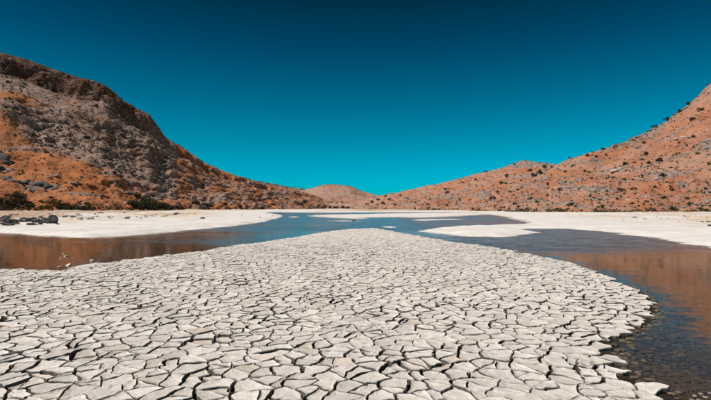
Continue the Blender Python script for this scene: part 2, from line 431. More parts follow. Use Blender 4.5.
def ground_h(x, y):
    i = int(np.clip(np.searchsorted(ys, y), 0, len(ys) - 1))
    j = int(np.clip(round((x / (0.92 * max(ys[i], 0) + 6.0) + 1) / 2 * (NXT - 1)), 0, NXT - 1))
    return float(H[i, j])
def gndz(px, py):
    x, y = gnd(px, py); z = 0
    for _ in range(4):
        z = max(ground_h(x, y), 0.0)
        x, y = gnd(px, py); x *= (CAM_H - z) / CAM_H; y *= (CAM_H - z) / CAM_H
    return x, y, z
# ------------------------------------------------------------------ water sheet
wy = [-30.0]
while wy[-1] < 275: wy.append(wy[-1] + max(0.35, 0.02 * wy[-1]))
wy = np.array(wy); wt = np.linspace(-1, 1, 260)
WX = wt[None, :] * (0.93 * np.clip(wy, 0, None) + 6.3)[:, None]; WY = np.repeat(wy[:, None], 260, 1)
# where the breeze ruffles the surface: the open channel; the sheltered bays stay still
def wind_field(x, y):
    wf = sstep(19, 30, y + 0.25 * np.clip(x, -20, 20) * 0) * 1.0
    streak = np.exp(-((y - (22.5 - 0.12 * np.clip(x + 8, -12, 0))) / 1.6) ** 2) * sstep(-16, -9, x) * sstep(0, -4, x)
    right = sstep(15.5, 21.0, y + 0.05 * x) * sstep(3, 7, x) * sstep(26, 16, x)
    near = sstep(10.5, 8.0, y) * 0.22
    leftcalm = sstep(-6.0, -15, x - 0.0 * y) * sstep(45, 25, y)
    return np.clip(np.maximum.reduce([wf * (1 - 0.85 * leftcalm), streak * 0.8, right * 2.0, near]), 0, 2)
wind = wind_field(WX, WY)
siltw = 0.10 + 0.62 * sstep(8, 14, WY) * sstep(30, 20, WY) * (1 - 0.8 * np.clip(wind, 0, 1))
wi = np.arange(WX.size).reshape(WX.shape)
WF = np.stack([wi[:-1, :-1], wi[:-1, 1:], wi[1:, 1:], wi[1:, :-1]], -1).reshape(-1, 4)
mesh_obj('river_water', np.stack([WX.ravel(), WY.ravel(), np.zeros(WX.size)], -1), WF, M_WATER, smooth=True,
         attrs={'wind': wind.ravel(), 'silt': siltw.ravel()}, kind='structure')

# ------------------------------------------------------------------ hills
class Hill: pass
def loft(name, ctrl, prof, nu, nv, mat, seed, amps, masks, back=1.5, csc=5.0, bed=2.6):
    """ctrl rows: (px, base distance, skyline py, ridge distance)"""
    c = np.array(ctrl, float)
    px = np.linspace(c[0, 0], c[-1, 0], nu)
    bd = np.interp(px, c[:, 0], c[:, 1]); sy = np.interp(px, c[:, 0], c[:, 2]); rd = np.interp(px, c[:, 0], c[:, 3])
    k = np.hanning(25); k /= k.sum()
    sm = lambda a: np.convolve(np.pad(a, 12, mode='edge'), k, mode='valid')
    bd = sm(bd); rd = sm(rd)
    nvf = int(nv * 0.86)
    v = np.concatenate([np.linspace(0, 1, nvf), np.linspace(1, back, nv - nvf + 1)[1:]])
    tx = (px - CX) / F
    Yb, Yr = bd, rd
    Hr = CAM_H + (CY - sy) / F * Yr          # ridge height
    U, Vv = np.meshgrid(px, v, indexing='ij')
    s_len = np.cumsum(np.concatenate([[0], np.hypot(np.diff(tx * bd), np.diff(bd))]))
    S = np.repeat(s_len[:, None], len(v), 1)
    vw = Vv + 0.028 * fbm(S / 14.0, Vv * 5, 3, seed) * sstep(0, 0.1, Vv) * sstep(1.0, 0.9, Vv)
    pz = np.where(vw <= 1, np.interp(vw, prof[0], prof[1]), 1 - 1.1 * (vw - 1) ** 1.3)
    Yd = Yb[:, None] + (Yr - Yb)[:, None] * Vv
    X = tx[:, None] * Yd
    Z = -0.35 + pz * (Hr[:, None] + 0.35)
    T = Vv * np.hypot((Yr - Yb), Hr)[:, None]
    h = Hill()
    mk = masks(U, Vv, S, T)
    P = np.stack([X, Yd, Z], -1)
    du = np.gradient(P, axis=0); dv = np.gradient(P, axis=1)
    Nn = np.cross(du, dv); Nn /= np.linalg.norm(Nn, axis=-1, keepdims=True) + 1e-9
    Nn *= np.sign(Nn[..., 2:3] + 1e-9)
    rock = mk['rock'] + 1.2 * mk['cliff']
    calm = sstep(0.0, 0.05, Vv)
    edge = 1 - 0.75 * np.exp(-((Vv - 1) / 0.05) ** 2)
    disp = amps[0] * fbm(S / 22, T / 22, 3, seed + 1) * edge + amps[1] * fbm(S / 6, T / 6, 4, seed + 2) * edge
    crag = ridged(S / csc, T / (csc * 0.6), 4, seed + 3)
    disp = disp + amps[2] * (crag - 0.2) * np.clip(rock, 0, 1.3) * (0.4 + 0.6 * edge) + amps[3] * fbm(S / 1.3, T / 1.3, 3, seed + 4)
    sq = (Vv * np.minimum(Hr.max(), 62) / bed + 0.9 * fbm(S / 25, T / 30, 3, seed + 6)) % 1.0     # beds that dip with the ridge: steep riser, gentle tread
    strata = np.where(sq < 0.8, sq / 0.8, (1 - sq) / 0.2)
    disp = disp + amps[2] * 2.0 * (strata - 0.5) * np.clip(rock, 0, 1)
    P = P + Nn * (disp * calm)[..., None]
    h.P = P; h.N = Nn; h.U = U; h.V = Vv; h.mk = mk
    n0, n1 = X.shape
    ii = np.arange(n0 * n1).reshape(n0, n1)
    Fq = np.stack([ii[:-1, :-1], ii[1:, :-1], ii[1:, 1:], ii[:-1, 1:]], -1).reshape(-1, 4)
    h.obj = mesh_obj(name, P.reshape(-1, 3), Fq, mat, smooth=True, attrs={k2: a.ravel() for k2, a in mk.items()}, kind='structure')
    return h

def masks_left(U, V, S, T):
    ob = np.interp(U[:, :1], [-300, 0, 40, 80, 105, 135, 170, 200, 300], [0.70, 0.62, 0.56, 0.44, 0.36, 0.27, 0.24, 0.22, 0.28])
    n = 0.16 * fbm(S / 20, T / 12, 4, 31)
    rock = sstep(-0.05, 0.05, V - ob + n)
    low = sstep(0.28, 0.6, fbm(S / 9, T / 4, 3, 33))     # scattered outcrops low down
    rightrock = sstep(165, 205, U) * sstep(0.02, 0.40, fbm(S / 12, T / 6, 4, 34))
    rock = np.clip(np.maximum.reduce([rock * (0.62 + 0.38 * sstep(0, 0.35, 0.12 + fbm(S / 16, T / 5, 3, 38))) * np.where(U > 175, 0.35, 1.0), low * 0.75, rightrock]), 0, 1)
    cliff = sstep(0.865, 0.90, V + 0.02 * fbm(S / 9, T / 9, 3, 35)) * sstep(175, 120, U)
    mid = np.exp(-((V - 0.64 + 0.05 * fbm(S / 15, T / 40, 2, 37)) / 0.055) ** 2) * sstep(10, 90, U) * sstep(185, 160, U) * 0.62 * sstep(-0.3, 0.2, fbm(S / 8, T / 5, 3, 40))
    pale = np.exp(-((V - 0.80 + 0.03 * fbm(S / 15, T / 40, 2, 36)) / 0.045) ** 2) * sstep(150, 110, U)
    pale = np.maximum(pale, np.exp(-((V - ob - 0.09) / 0.075) ** 2) * sstep(30, 70, U) * sstep(175, 140, U) * 0.95)
    pale = np.maximum(pale, 0.8 * sstep(0.0, 0.35, fbm(S / 17, T / 5, 3, 39)) * np.maximum(sstep(-0.04, 0.05, V - ob + n), sstep(170, 200, U) * sstep(0.1, 0.2, V)))
    return {'rock': rock, 'cliff': np.clip(np.maximum(cliff, mid), 0, 1), 'pale': np.clip(pale, 0, 1)}
PROF_L = ([0, .08, .30, .50, .58, .68, .84, .90, .925, .97, 1.0], [0, .03, .155, .34, .46, .60, .74, .81, .94, .985, 1.0])
LCTRL = [(-420, 62, -10, 150), (-250, 66, 25, 165), (-120, 70, 45, 180), (0, 84, 54, 196), (20, 88, 59, 200), (42, 92, 66, 203), (70, 97, 75.5, 208), (88, 100, 81, 210), (103, 104, 86, 213), (110, 106, 92, 214),
         (120, 109, 100.5, 216), (130, 112, 107, 219), (148, 118, 116, 224), (157, 121, 127, 228), (164, 124, 137, 231), (184, 133, 149.5, 240), (204, 143, 162.5, 250), (220, 152, 170, 258), (240, 165, 177.5, 270), (258, 178, 182.5, 284), (280, 196, 187, 300), (305, 215, 193, 318), (330, 240, 201, 330), (345, 255, 208, 340)]
hillL = loft('cliff_topped_hill', LCTRL, PROF_L, 720, 310, M_HILL_L, 3, (1.6, 0.55, 0.40, 0.14), masks_left, csc=3.4, bed=3.0)

def masks_right(U, V, S, T):
    r = fbm(S / 10, T / 5, 4, 41)
    rock = sstep(0.28, 0.75, r) * 0.9
    led = sstep(0.30, 0.62, fbm(S / 28, T / 4.5, 3, 42))
    rock = np.clip(np.maximum(rock, led * 0.8), 0, 1)
    rim = sstep(0.86, 0.97, V) * sstep(555, 600, U) * 0.75
    return {'rock': np.clip(np.maximum(rock, rim), 0, 1), 'cliff': np.clip(sstep(0.3, 0.7, fbm(S / 9, T / 3, 3, 43)) * sstep(0.90, 0.98, V) * sstep(560, 600, U), 0, 1) * 0.8, 'pale': 0 * U}
PROF_R = ([0, .06, .25, .5, .75, .93, 1.0], [0, .025, .16, .42, .71, .94, 1.0])
RN = [(548, 118, 173, 176), (556, 112, 165.5, 178), (580, 106, 156, 180), (600, 103, 150, 182), (630, 100, 140, 184), (650, 99, 130.5, 185), (662, 98, 124, 186), (690, 97, 104.5, 188), (700, 96, 95, 188), (711, 96, 85, 189), (760, 92, 60, 190), (900, 84, 20, 185), (1100, 76, 0, 175)]
hillR = loft('orange_hill', RN, PROF_R, 620, 250, M_HILL_R, 4, (1.3, 0.5, 0.55, 0.13), masks_right)
def masks_right2(U, V, S, T):
    m = masks_right(U, V, S, T)
    top = sstep(0.78, 0.93, V) * sstep(495, 515, U) * sstep(560, 548, U)
    m['rock'] = np.clip(np.maximum(m['rock'], top * 0.8), 0, 1)
    m['pale'] = sstep(0.15, 0.5, fbm(S / 14, T / 7, 3, 45)) * 0.5
    m['cliff'] = 0 * U
    return m
RF = [(350, 200, 208, 330), (364, 192, 200.5, 330), (378, 184, 196.3, 328), (400, 170, 192, 322), (430, 150, 186, 310), (452, 142, 180.5, 304), (470, 136, 176, 298), (490, 130, 171, 290), (508, 124, 165.5, 284), (525, 119, 162, 280), (535, 117, 162.5, 276), (546, 114, 164, 272), (556, 112, 166, 268), (575, 109, 168, 262), (600, 106, 172, 256), (640, 103, 182, 250)]
hillR2 = loft('orange_shoulder_hill', RF, PROF_R, 420, 190, M_HILL_R, 5, (1.6, 0.7, 0.6, 0.15), masks_right2)
def masks_far(U, V, S, T):
    return {'rock': np.clip(sstep(0.1, 0.6, fbm(S / 14, T / 8, 4, 51)) * 0.8, 0, 1), 'cliff': sstep(0.86, 0.93, V + 0.02 * fbm(S / 8, T / 8, 2, 53)) * sstep(308, 318, U) * sstep(362, 355, U) * 0.6,
            'pale': sstep(-0.1, 0.4, fbm(S / 18, T / 12, 3, 52)) * 0.9}
FM = [(268, 270, 200, 470), (285, 262, 193, 470), (300, 258, 190.5, 470), (310, 255, 189, 470), (318, 254, 187.2, 470), (326, 252, 186, 470), (340, 250, 185.4, 468), (350, 250, 186.4, 466), (358, 250, 189.5, 465), (366, 250, 193, 464), (378, 252, 196.3, 462), (392, 255, 200, 460), (410, 260, 206, 460)]
PROF_F = ([0, .1, .4, .7, .84, .9, 1.0], [0, .05, .33, .66, .80, .95, 1.0])
hillF = loft('far_mound', FM, PROF_F, 260, 110, M_HILL_F, 6, (1.6, 0.7, 0.7, 0.15), masks_far)
FG = [(180, 600, 200, 900), (215, 600, 186, 900), (240, 600, 181.5, 900), (256, 600, 181, 900), (270, 600, 183, 900), (290, 600, 187, 900), (310, 600, 190.5, 900), (340, 600, 194, 900), (380, 600, 200, 900)]
hillG = loft('far_ridge', FG, PROF_R, 160, 60, M_HILL_G, 7, (3.0, 1.4, 0.5, 0.2), masks_far)

# ------------------------------------------------------------------ cracked mud plates
def clip_half(P, nx, ny, c):
    """keep nx*x+ny*y <= c ; P list of (x,y,key of edge that starts here)"""
    return P
def voronoi_cells(pts):
    kd = kdtree.KDTree(len(pts))
    for i, p in enumerate(pts): kd.insert((p[0], p[1], 0), i)
    kd.balance()
    cells = []
    for i, (x, y) in enumerate(pts):
        P = [(x - 1, y - 1, -1), (x + 1, y - 1, -1), (x + 1, y + 1, -1), (x - 1, y + 1, -1)]
        for co, j, dist in kd.find_n((x, y, 0), 20)[1:]:
            mx, my = (x + co[0]) / 2, (y + co[1]) / 2
            nx, ny = co[0] - x, co[1] - y
            c = nx * mx + ny * my
            Q = []
            n = len(P)
            for a in range(n):
                p = P[a]; q = P[(a + 1) % n]
                dp = nx * p[0] + ny * p[1] - c; dq = nx * q[0] + ny * q[1] - c
                if dp <= 0:
                    Q.append(p)
                    if dq > 0:
                        t = dp / (dp - dq)
                        Q.append((p[0] + (q[0] - p[0]) * t, p[1] + (q[1] - p[1]) * t, j))
                elif dq <= 0:
                    t = dp / (dp - dq)
                    Q.append((p[0] + (q[0] - p[0]) * t, p[1] + (q[1] - p[1]) * t, p[2]))
            P = Q
            if len(P) < 3: break
        if len(P) >= 3 and all(p[2] >= 0 for p in P):
            cells.append((i, P))
    return cells
CELL = 0.25
pts = []
yy = -0.8
row = 0
while yy < 36:
    hw = 0.85 * max(yy, 0) + 4.4
    xx = -hw + (row % 2) * CELL * 0.5
    while xx < hw:
        pts.append((xx + random.uniform(-.47, .47) * CELL, yy + random.uniform(-.47, .47) * CELL))
        xx += CELL
    yy += CELL * 0.9; row += 1
pa = np.array(pts)
keep = flat_d(pa[:, 0], pa[:, 1]) > -0.9
pts = [p for p, k in zip(pts, keep) if k]
def area(P):
    return 0.5 * sum(P[i][0] * P[(i + 1) % len(P)][1] - P[(i + 1) % len(P)][0] * P[i][1] for i in range(len(P)))
def split_poly(P, wkey):
    """cut a cell across with a secondary crack"""
    cx = sum(p[0] for p in P) / len(P); cy = sum(p[1] for p in P) / len(P)
    # across the long axis
    best = max(((p[0] - cx) ** 2 + (p[1] - cy) ** 2, p) for p in P)[1]
    ang = math.atan2(best[1] - cy, best[0] - cx) + random.uniform(-.5, .5)
    nx, ny = math.cos(ang), math.sin(ang)
    off = random.uniform(-.06, .06)
    c = nx * cx + ny * cy + off
    A, B = [], []
    n = len(P)
    for a in range(n):
        p = P[a]; q = P[(a + 1) % n]
        dp = nx * p[0] + ny * p[1] - c; dq = nx * q[0] + ny * q[1] - c
        (A if dp <= 0 else B).append(p)
        if (dp <= 0) != (dq <= 0):
            t = dp / (dp - dq)
            x, y = p[0] + (q[0] - p[0]) * t, p[1] + (q[1] - p[1]) * t
            if dp <= 0:
                A.append((x, y, wkey)); B.append((x, y, p[2]))
            else:
                B.append((x, y, wkey)); A.append((x, y, p[2]))
    return A, B
def hash01(*k):
    return (math.sin(sum(v * s for v, s in zip(k, (12.9898, 78.233, 37.719))) + 1.7) * 43758.5453) % 1.0
raw = []
for i, P in voronoi_cells(pts):
    E = []
    for (x, y, j) in P:
        a, b = min(i, j), max(i, j)
        r = hash01(a, b)
        half = 0.0095 + 0.0115 * r ** 1.6       # half crack width
        E.append((x, y, half))
    ar = abs(area(E))
    todo = [E]
    res = []
    while todo:
        q = todo.pop()
        aq = abs(area(q))
        if aq > 0.095 or (aq > 0.05 and random.random() < 0.4):
            A, B = split_poly(q, random.uniform(0.004, 0.009))
            if len(A) >= 3 and len(B) >= 3 and min(abs(area(A)), abs(area(B))) > 0.010:
                todo += [A, B]; continue
        res.append(q)
    raw += res
# drop plates beyond the shore
cen = np.array([[sum(p[0] for p in q) / len(q), sum(p[1] for p in q) / len(q)] for q in raw])
cd = flat_d(cen[:, 0], cen[:, 1])
keep_i = np.where(cd > 0.06)[0]
# subdivide edges; wobble by a noise field so that neighbours stay matched
ringsX, ringsY, ringsW, start = [], [], [], [0]
for i in keep_i:
    q = raw[i]; n = len(q)
    if area(q) < 0: q = q[::-1]; q = [(q[k][0], q[k][1], q[(k + 1) % n][2]) for k in range(n)]
    for a in range(n):
        x0, y0, wd = q[a]; x1, y1, _ = q[(a + 1) % n]
        L = math.hypot(x1 - x0, y1 - y0)
        seg = max(1, min(5, int(round(L / (0.05 if cen[i][1] < 11 else 0.12)))))
        for k in range(seg):
            t = k / seg
            ringsX.append(x0 + (x1 - x0) * t); ringsY.append(y0 + (y1 - y0) * t); ringsW.append(wd)
    start.append(len(ringsX))
rx, ry, rw = np.array(ringsX), np.array(ringsY), np.array(ringsW)
wx = 0.05 * pn(rx * 3.1, ry * 3.1) + 0.022 * pn(rx * 9 + 40, ry * 9) + 0.009 * pn(rx * 26, ry * 26 + 9)
wy_ = 0.05 * pn(rx * 3.1 + 70, ry * 3.1 + 31) + 0.022 * pn(rx * 9 + 13, ry * 9 + 57) + 0.009 * pn(rx * 26 + 5, ry * 26 + 77)
rw = rw * np.clip(1.0 + 1.1 * pn(rx * 1.1, ry * 1.1) + 0.7 * pn(rx * 6, ry * 6 + 3), 0.3, 2.4)
rw = rw * (1 - 0.86 * sstep(15, 27, ry))     # the cracks close towards the silted tip
rx = rx + wx; ry = ry + wy_

def plate_geo(s, e, seed, shore):
    """verts, faces, top flags for one plate, world coordinates"""
    x = rx[s:e].copy(); y = ry[s:e].copy(); wd = rw[s:e]
    n = e - s
    nxt = np.roll(np.arange(n), -1); prv = np.roll(np.arange(n), 1)
    tx, ty = x[nxt] - x[prv], y[nxt] - y[prv]
    L = np.hypot(tx, ty) + 1e-9
    inx, iny = -ty / L, tx / L
    w_ = 0.5 * (wd + wd[prv])
    x = x + inx * w_; y = y + iny * w_
    r = random.Random(seed)
    cx, cy = x.mean(), y.mean()
    rad = np.hypot(x - cx, y - cy).mean()
    base = 0.040 + 0.028 * float(sstep(0.1, 0.9, shore)) + r.gauss(0, 0.003)
    if r.random() < 0.04: base += 0.008
    if r.random() < 0.03: base -= 0.014
    sx, sy = r.gauss(0, 0.013), r.gauss(0, 0.013)
    tilt = lambda X, Y: sx * (X - cx) + sy * (Y - cy)
    bev = 0.007
    xi, yi = cx + (x - cx) * (1 - bev / max(rad, .05)), cy + (y - cy) * (1 - bev / max(rad, .05))
    xm, ym = cx + (x - cx) * 0.55, cy + (y - cy) * 0.55
    rn = np.array([r.gauss(0, 0.003) for _ in range(n)])
    z_in = base + tilt(xi, yi) + rn + 0.004
    z_out = base + tilt(x, y) - 0.007 + rn
    z_m = base + tilt(xm, ym) - 0.004 + 0.4 * rn
    xb, yb = cx + (x - cx) * 0.985, cy + (y - cy) * 0.985
    V = np.concatenate([np.stack([xm, ym, z_m], -1), np.stack([xi, yi, z_in], -1), np.stack([x, y, z_out], -1),
                        np.stack([xb, yb, np.full(n, 0.004)], -1)])
    a = np.arange(n)
    Fs = [tuple(range(n))]
    for k in range(3):
        o = k * n
        for i in range(n):
            j = (i + 1) % n
            Fs.append((o + n + i, o + n + j, o + j, o + i))
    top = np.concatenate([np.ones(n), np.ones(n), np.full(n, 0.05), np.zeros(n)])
    if cy > 13:      # far plates: no inner ring
        V = V[n:]; top = top[n:]
        Fs = [tuple(range(n))] + [tuple(q - n for q in f) for f in Fs[1 + n:]]
    return V, Fs, top
PL = []
for k, i in enumerate(keep_i):
    c = cen[i]
    inview = c[1] > 3.9 and abs(c[0]) < 0.75 * c[1] + 0.1
    size = abs(area(raw[i])) / max(c[1], 1) ** 3 if inview else 0
    PL.append((size, k, i))
PL.sort(reverse=True)
def damp_shade_at(V): return sstep(28, 18, V[:, 1])     # painted wall darkening fades out; the silted tip is dry through
def dup_attr(k, n):
    r = random.Random(k * 3 + 1)
    return np.full(n, min(1, max(0, r.gauss(0.5, 0.25)))), np.full(n, r.random())
for size, k, i in PL[:300]:
    V, Fs, top = plate_geo(start[k], start[k + 1], k, cd[i])
    c = V.mean(0); c[2] = 0.004
    t, oc = dup_attr(k, len(V))
    o = mesh_obj('mud_plate', V - c, Fs, M_PLATE, parent=mud_flat, attrs={'top': top, 'tint': t, 'ochre': oc, 'damp_shade': damp_shade_at(V)})
    o.location = tuple(map(float, c))
VV, FF, TT, TI, OC = [], [], [], [], []
off = 0
for size, k, i in PL[300:]:
    V, Fs, top = plate_geo(start[k], start[k + 1], k, cd[i])
    t, oc = dup_attr(k, len(V))
    VV.append(V); TT.append(top); TI.append(t); OC.append(oc)
    FF += [tuple(a + off for a in f) for f in Fs]
    off += len(V)
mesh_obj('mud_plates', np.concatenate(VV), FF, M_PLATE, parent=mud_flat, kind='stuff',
         attrs={'top': np.concatenate(TT), 'tint': np.concatenate(TI), 'ochre': np.concatenate(OC), 'damp_shade': damp_shade_at(np.concatenate(VV))})
print('plates', len(PL), 'verts', off)

# ------------------------------------------------------------------ rocks
def rock_mesh(seed, sub=2, flat=0.7, cuts=7, rough=0.10):
    r = random.Random(seed)
    bm = bmesh.new()
    bmesh.ops.create_icosphere(bm, subdivisions=sub, radius=1.0)
    planes = []
    for _ in range(cuts):
        v = Vector((r.gauss(0, 1), r.gauss(0, 1), r.gauss(0, 0.8))).normalized()
        planes.append((v, r.uniform(0.5, 0.85)))
    sc = Vector((r.uniform(.8, 1.2), r.uniform(.8, 1.2), flat * r.uniform(.8, 1.15)))
    for v in bm.verts:
        p = v.co.copy()
        for nrm, d in planes:
            e = p.dot(nrm) - d
            if e > 0: p -= nrm * e * 0.92
        p += Vector((r.gauss(0, rough), r.gauss(0, rough), r.gauss(0, rough))) * 0.5
        v.co = Vector((p.x * sc.x, p.y * sc.y, p.z * sc.z))
    me = bpy.data.meshes.new('boulder')
    bm.to_mesh(me); bm.free()
    return me
ROCKS = [rock_mesh(s, 2, 0.75) for s in range(8)]
def variant(me, mat):
    c = me.copy(); c.materials.append(mat); return c
RK = [variant(m, M_ROCK) for m in ROCKS]; RKW = [variant(m, M_ROCKW) for m in ROCKS]; RKD = [variant(rock_mesh(200 + q, 3, 0.8, 12, 0.09), M_ROCKD) for q in range(8)]
RKS = [variant(m, M_ROCKS) for m in ROCKS]; RKC = [variant(rock_mesh(40 + s, 2, 0.6, 12, 0.16), M_CHUNK) for s in range(4)]
RKP = [variant(rock_mesh(60 + s, 2, 0.6, 3, 0.03), M_PEB) for s in range(5)]
RKPP = [variant(rock_mesh(60 + s, 2, 0.6, 4, 0.06), M_PEBP) for s in range(5)]
def put(name, me, loc, s, rz, label, cat, group=None, tilt=0.15):
    o = bpy.data.objects.new(name, me)
    o.location = loc; o.scale = s if isinstance(s, tuple) else (s, s, s)
    o.rotation_euler = (random.uniform(-tilt, tilt), random.uniform(-tilt, tilt), rz)
    COL.objects.link(o)
    return tag(o, label, cat, group)
def joined(name, protos, places, mats, label=None, cat=None, kind='stuff'):
    """many small alike pieces as one mesh; places: (loc, scale, rz)"""
    arr = []
    for me in protos:
        v = np.empty(len(me.vertices) * 3, np.float32); me.vertices.foreach_get('co', v)
        arr.append((v.reshape(-1, 3), [tuple(p.vertices) for p in me.polygons], [p.material_index for p in me.polygons]))
    Vs, Fs, MI, off = [], [], [], 0
    for (loc, s, rz) in places:
        v, f, mi = arr[random.randrange(len(arr))]
        c, sn = math.cos(rz), math.sin(rz)
        q = np.stack([v[:, 0] * c - v[:, 1] * sn, v[:, 0] * sn + v[:, 1] * c, v[:, 2]], -1) * np.array(s if isinstance(s, tuple) else (s, s, s)) + np.array(loc)
        Vs.append(q); Fs += [tuple(a + off for a in t) for t in f]; MI += mi; off += len(v)
    if not Vs: return None
    o = mesh_obj(name, np.concatenate(Vs), Fs, mats, kind=kind, mi=MI)
    if label: o['label'] = label
    if cat: o['category'] = cat
    return o

# ------------------------------------------------------------------ shrubs
def shrub_mesh(seed, leaves, leaf=0.11, clumps=9, mats=(M_LEAF, M_TWIG), stems=True, upright=0.8):
    """unit shrub: crown about 2 wide, base at z = 0"""
    r = np.random.default_rng(seed)
    cc = []
    for i in range(clumps):
        a = r.random() * 6.283; q = math.sqrt(r.random()) * 0.72
        cc.append((math.cos(a) * q, math.sin(a) * q, r.uniform(0.30, 1.0) * upright * (1.15 - 0.55 * q), r.uniform(0.24, 0.42)))
    V, Fs, MI = [], [], []
    for k in range(leaves):
        c = cc[r.integers(len(cc))]
        d = r.normal(size=3); d /= np.linalg.norm(d)
        p = np.array(c[:3]) + d * c[3] * (r.random() ** 0.4)
        p[2] = max(p[2], 0.03)
        a = r.normal(size=3); a /= np.linalg.norm(a)
        b = np.cross(a, d + 0.4 * r.normal(size=3)); b /= np.linalg.norm(b) + 1e-6
        L = leaf * r.uniform(0.7, 1.5)
        o = len(V)
        V += [p - a * L, p + b * L * 0.55, p + a * L, p - b * L * 0.55]
        Fs.append((o, o + 1, o + 2, o + 3)); MI.append(0)
    SV, SF = [], []
    for c in cc:
        o = len(SV)
        t = np.array(c[:3]); b0 = np.array([c[0] * 0.12, c[1] * 0.12, -0.12])
        for (p, rad) in ((b0, 0.035), (0.5 * (b0 + t) + r.normal(size=3) * 0.05, 0.022), (t, 0.008)):
            for q in range(4):
                SV.append(p + rad * np.array([math.cos(q * 1.571), math.sin(q * 1.571), 0]))
        for lv in range(2):
            for q in range(4):
                a0 = o + lv * 4 + q; a1 = o + lv * 4 + (q + 1) % 4
                SF.append((a0, a1, a1 + 4, a0 + 4))
    def mk(nm, vv, ff, ms, mi=None):
        me = bpy.data.meshes.new(nm); me.from_pydata([tuple(map(float, v)) for v in vv], [], ff)
        for m_ in ms: me.materials.append(m_)
        if mi: me.polygons.foreach_set('material_index', mi)
        me.update()
        return me
    if stems == 'split':
        return mk('foliage', V, Fs, [mats[0]]), mk('stems', SV, SF, [mats[1]])
    n = len(V)
    return mk('shrub', V + SV, Fs + [tuple(a + n for a in f) for f in SF], mats, MI + [1] * len(SF))
SHR = [shrub_mesh(100 + i, 190, 0.13, 7 + i % 4) for i in range(6)]
SHO = [shrub_mesh(120 + i, 190, 0.13, 8, (M_LEAF2, M_TWIG)) for i in range(4)]
TUFT = [shrub_mesh(140 + i, 26, 0.30, 4, (M_LEAF, M_TWIG)) for i in range(4)] 
TUFO = [shrub_mesh(150 + i, 26, 0.30, 4, (M_LEAF2, M_TWIG)) for i in range(3)]
BIG = {m.name: [shrub_mesh(170 + 10 * k + i, 900, 0.075, 16, (m, M_TWIG), 'split') for i in range(3)] for k, m in enumerate((M_LEAF, M_LEAF2, M_LEAF3))}
def big_shrub(loc, s, mat, label, group=None, i=0, name='shrub'):
    e = empty(name, loc, random.uniform(0, 6.28))
    e.scale = s
    fo, st = BIG[mat.name][i % 3]
    for nm, me in (('foliage', fo), ('stems', st)):
        o = bpy.data.objects.new(nm, me); o.parent = e; COL.objects.link(o)
    return tag(e, label, 'shrub', group)

def proj(P):
    return CX + F * P[..., 0] / P[..., 1], CY - F * (P[..., 2] - CAM_H) / P[..., 1]
for h in (hillL, hillR, hillR2, hillF, hillG):
    h.px, h.py = proj(h.P)
    # seen from the camera: the running minimum of py up the slope
    run = np.minimum.accumulate(h.py, axis=1)
    h.vis = (h.py <= run + 0.4) & (h.V <= 1.01)
def at(h, px, py):
    d = (h.px - px) ** 2 + (h.py - py) ** 2 + np.where(h.vis, 0, 1e6)
    i = np.unravel_index(np.argmin(d), d.shape)
    return h.P[i]
def scatter(h, n, box, weight=None, seed=0):
    """n visible points of a hill, even over the slope as photographed"""
    r = np.random.default_rng(seed)
    m = h.vis & (h.px > box[0]) & (h.px < box[2]) & (h.py > box[1]) & (h.py < box[3])
    if weight is not None: W = weight(h)
    else: W = np.ones(h.px.shape)
    a = np.abs(np.gradient(h.px, axis=0) * np.gradient(h.py, axis=1)) * W * m
    a = (a / a.sum()).ravel()
    return h.P.reshape(-1, 3)[r.choice(a.size, n, p=a)]

# --- the orange hills: shrubs placed where the photograph shows them, then the small scatter
MAIN_R = [(619, 190.5, 7), (634, 190, 7), (560, 190, 7), (566, 183, 6), (641, 177, 7), (664, 176.5, 9), (659, 161.5, 10), (664, 199, 8), (673, 210, 9), (649, 164, 8), (601, 208, 9), (570, 205, 7),
          (626, 164.5, 8), (647, 155, 8), (588, 156, 6), (597, 157, 5), (645, 143, 6), (693, 120, 7), (701, 111, 8), (694, 137, 6), (672, 190, 6), (655, 188, 6), (608, 179, 5), (624, 180, 5), (602, 150, 6), (680, 112, 7), (690, 104, 7), (667, 120, 8), (655, 127, 7), (711, 165, 6), (705, 190, 6),
          (690, 205, 7), (700, 210, 7), (632, 205, 6), (616, 199, 5), (590, 197, 5), (578, 190, 5), (548, 196, 5), (545, 185, 5), (585, 172, 5), (574, 166, 5), (565, 172, 5)]
MAIN_R2 = [(498, 193, 6), (493, 199, 8), (502, 184, 7), (540, 173.5, 9), (534, 175, 8), (530, 171, 6), (508, 177, 7), (447, 193, 6), (473, 209, 5), (552, 168, 5), (486, 172, 5), (446, 190, 5), (478, 187, 4), (515, 204, 5), (519, 207, 5), (430, 200, 4), (462, 183, 4), (545, 166, 5), (428, 205, 5), (460, 200, 4), (446, 206, 5), (415, 203, 4), (408, 199, 4), (400, 196, 4), (475, 180, 5), (372, 203, 6), (378, 200, 5), (383, 204, 6), (390, 200, 5), (367, 205, 5), (395, 205, 4), (385, 197, 4), (374, 198, 4)]
G_R = 'dark shrubs dotted over the orange slopes'
L_R = '%s dark shrub %s the steep smooth orange hill'
L_R2 = '%s dark shrub %s the lower orange hill with rounded top'
def band(h, p, s):
    """how the shrub looks and how high on its hill it grows"""
    i = int(np.argmin((h.P[..., 0] - p[0]) ** 2 + (h.P[..., 1] - p[1]) ** 2 + (h.P[..., 2] - p[2]) ** 2)) % h.P.shape[1]
    v = h.V[0, i]
    size = 'broad' if s > 0.85 else ('low' if s > 0.5 else 'tiny')
    where = 'on the skyline rim of' if v > 0.9 else ('high on' if v > 0.6 else ('halfway up' if v > 0.25 else 'near the foot of'))
    return size, where
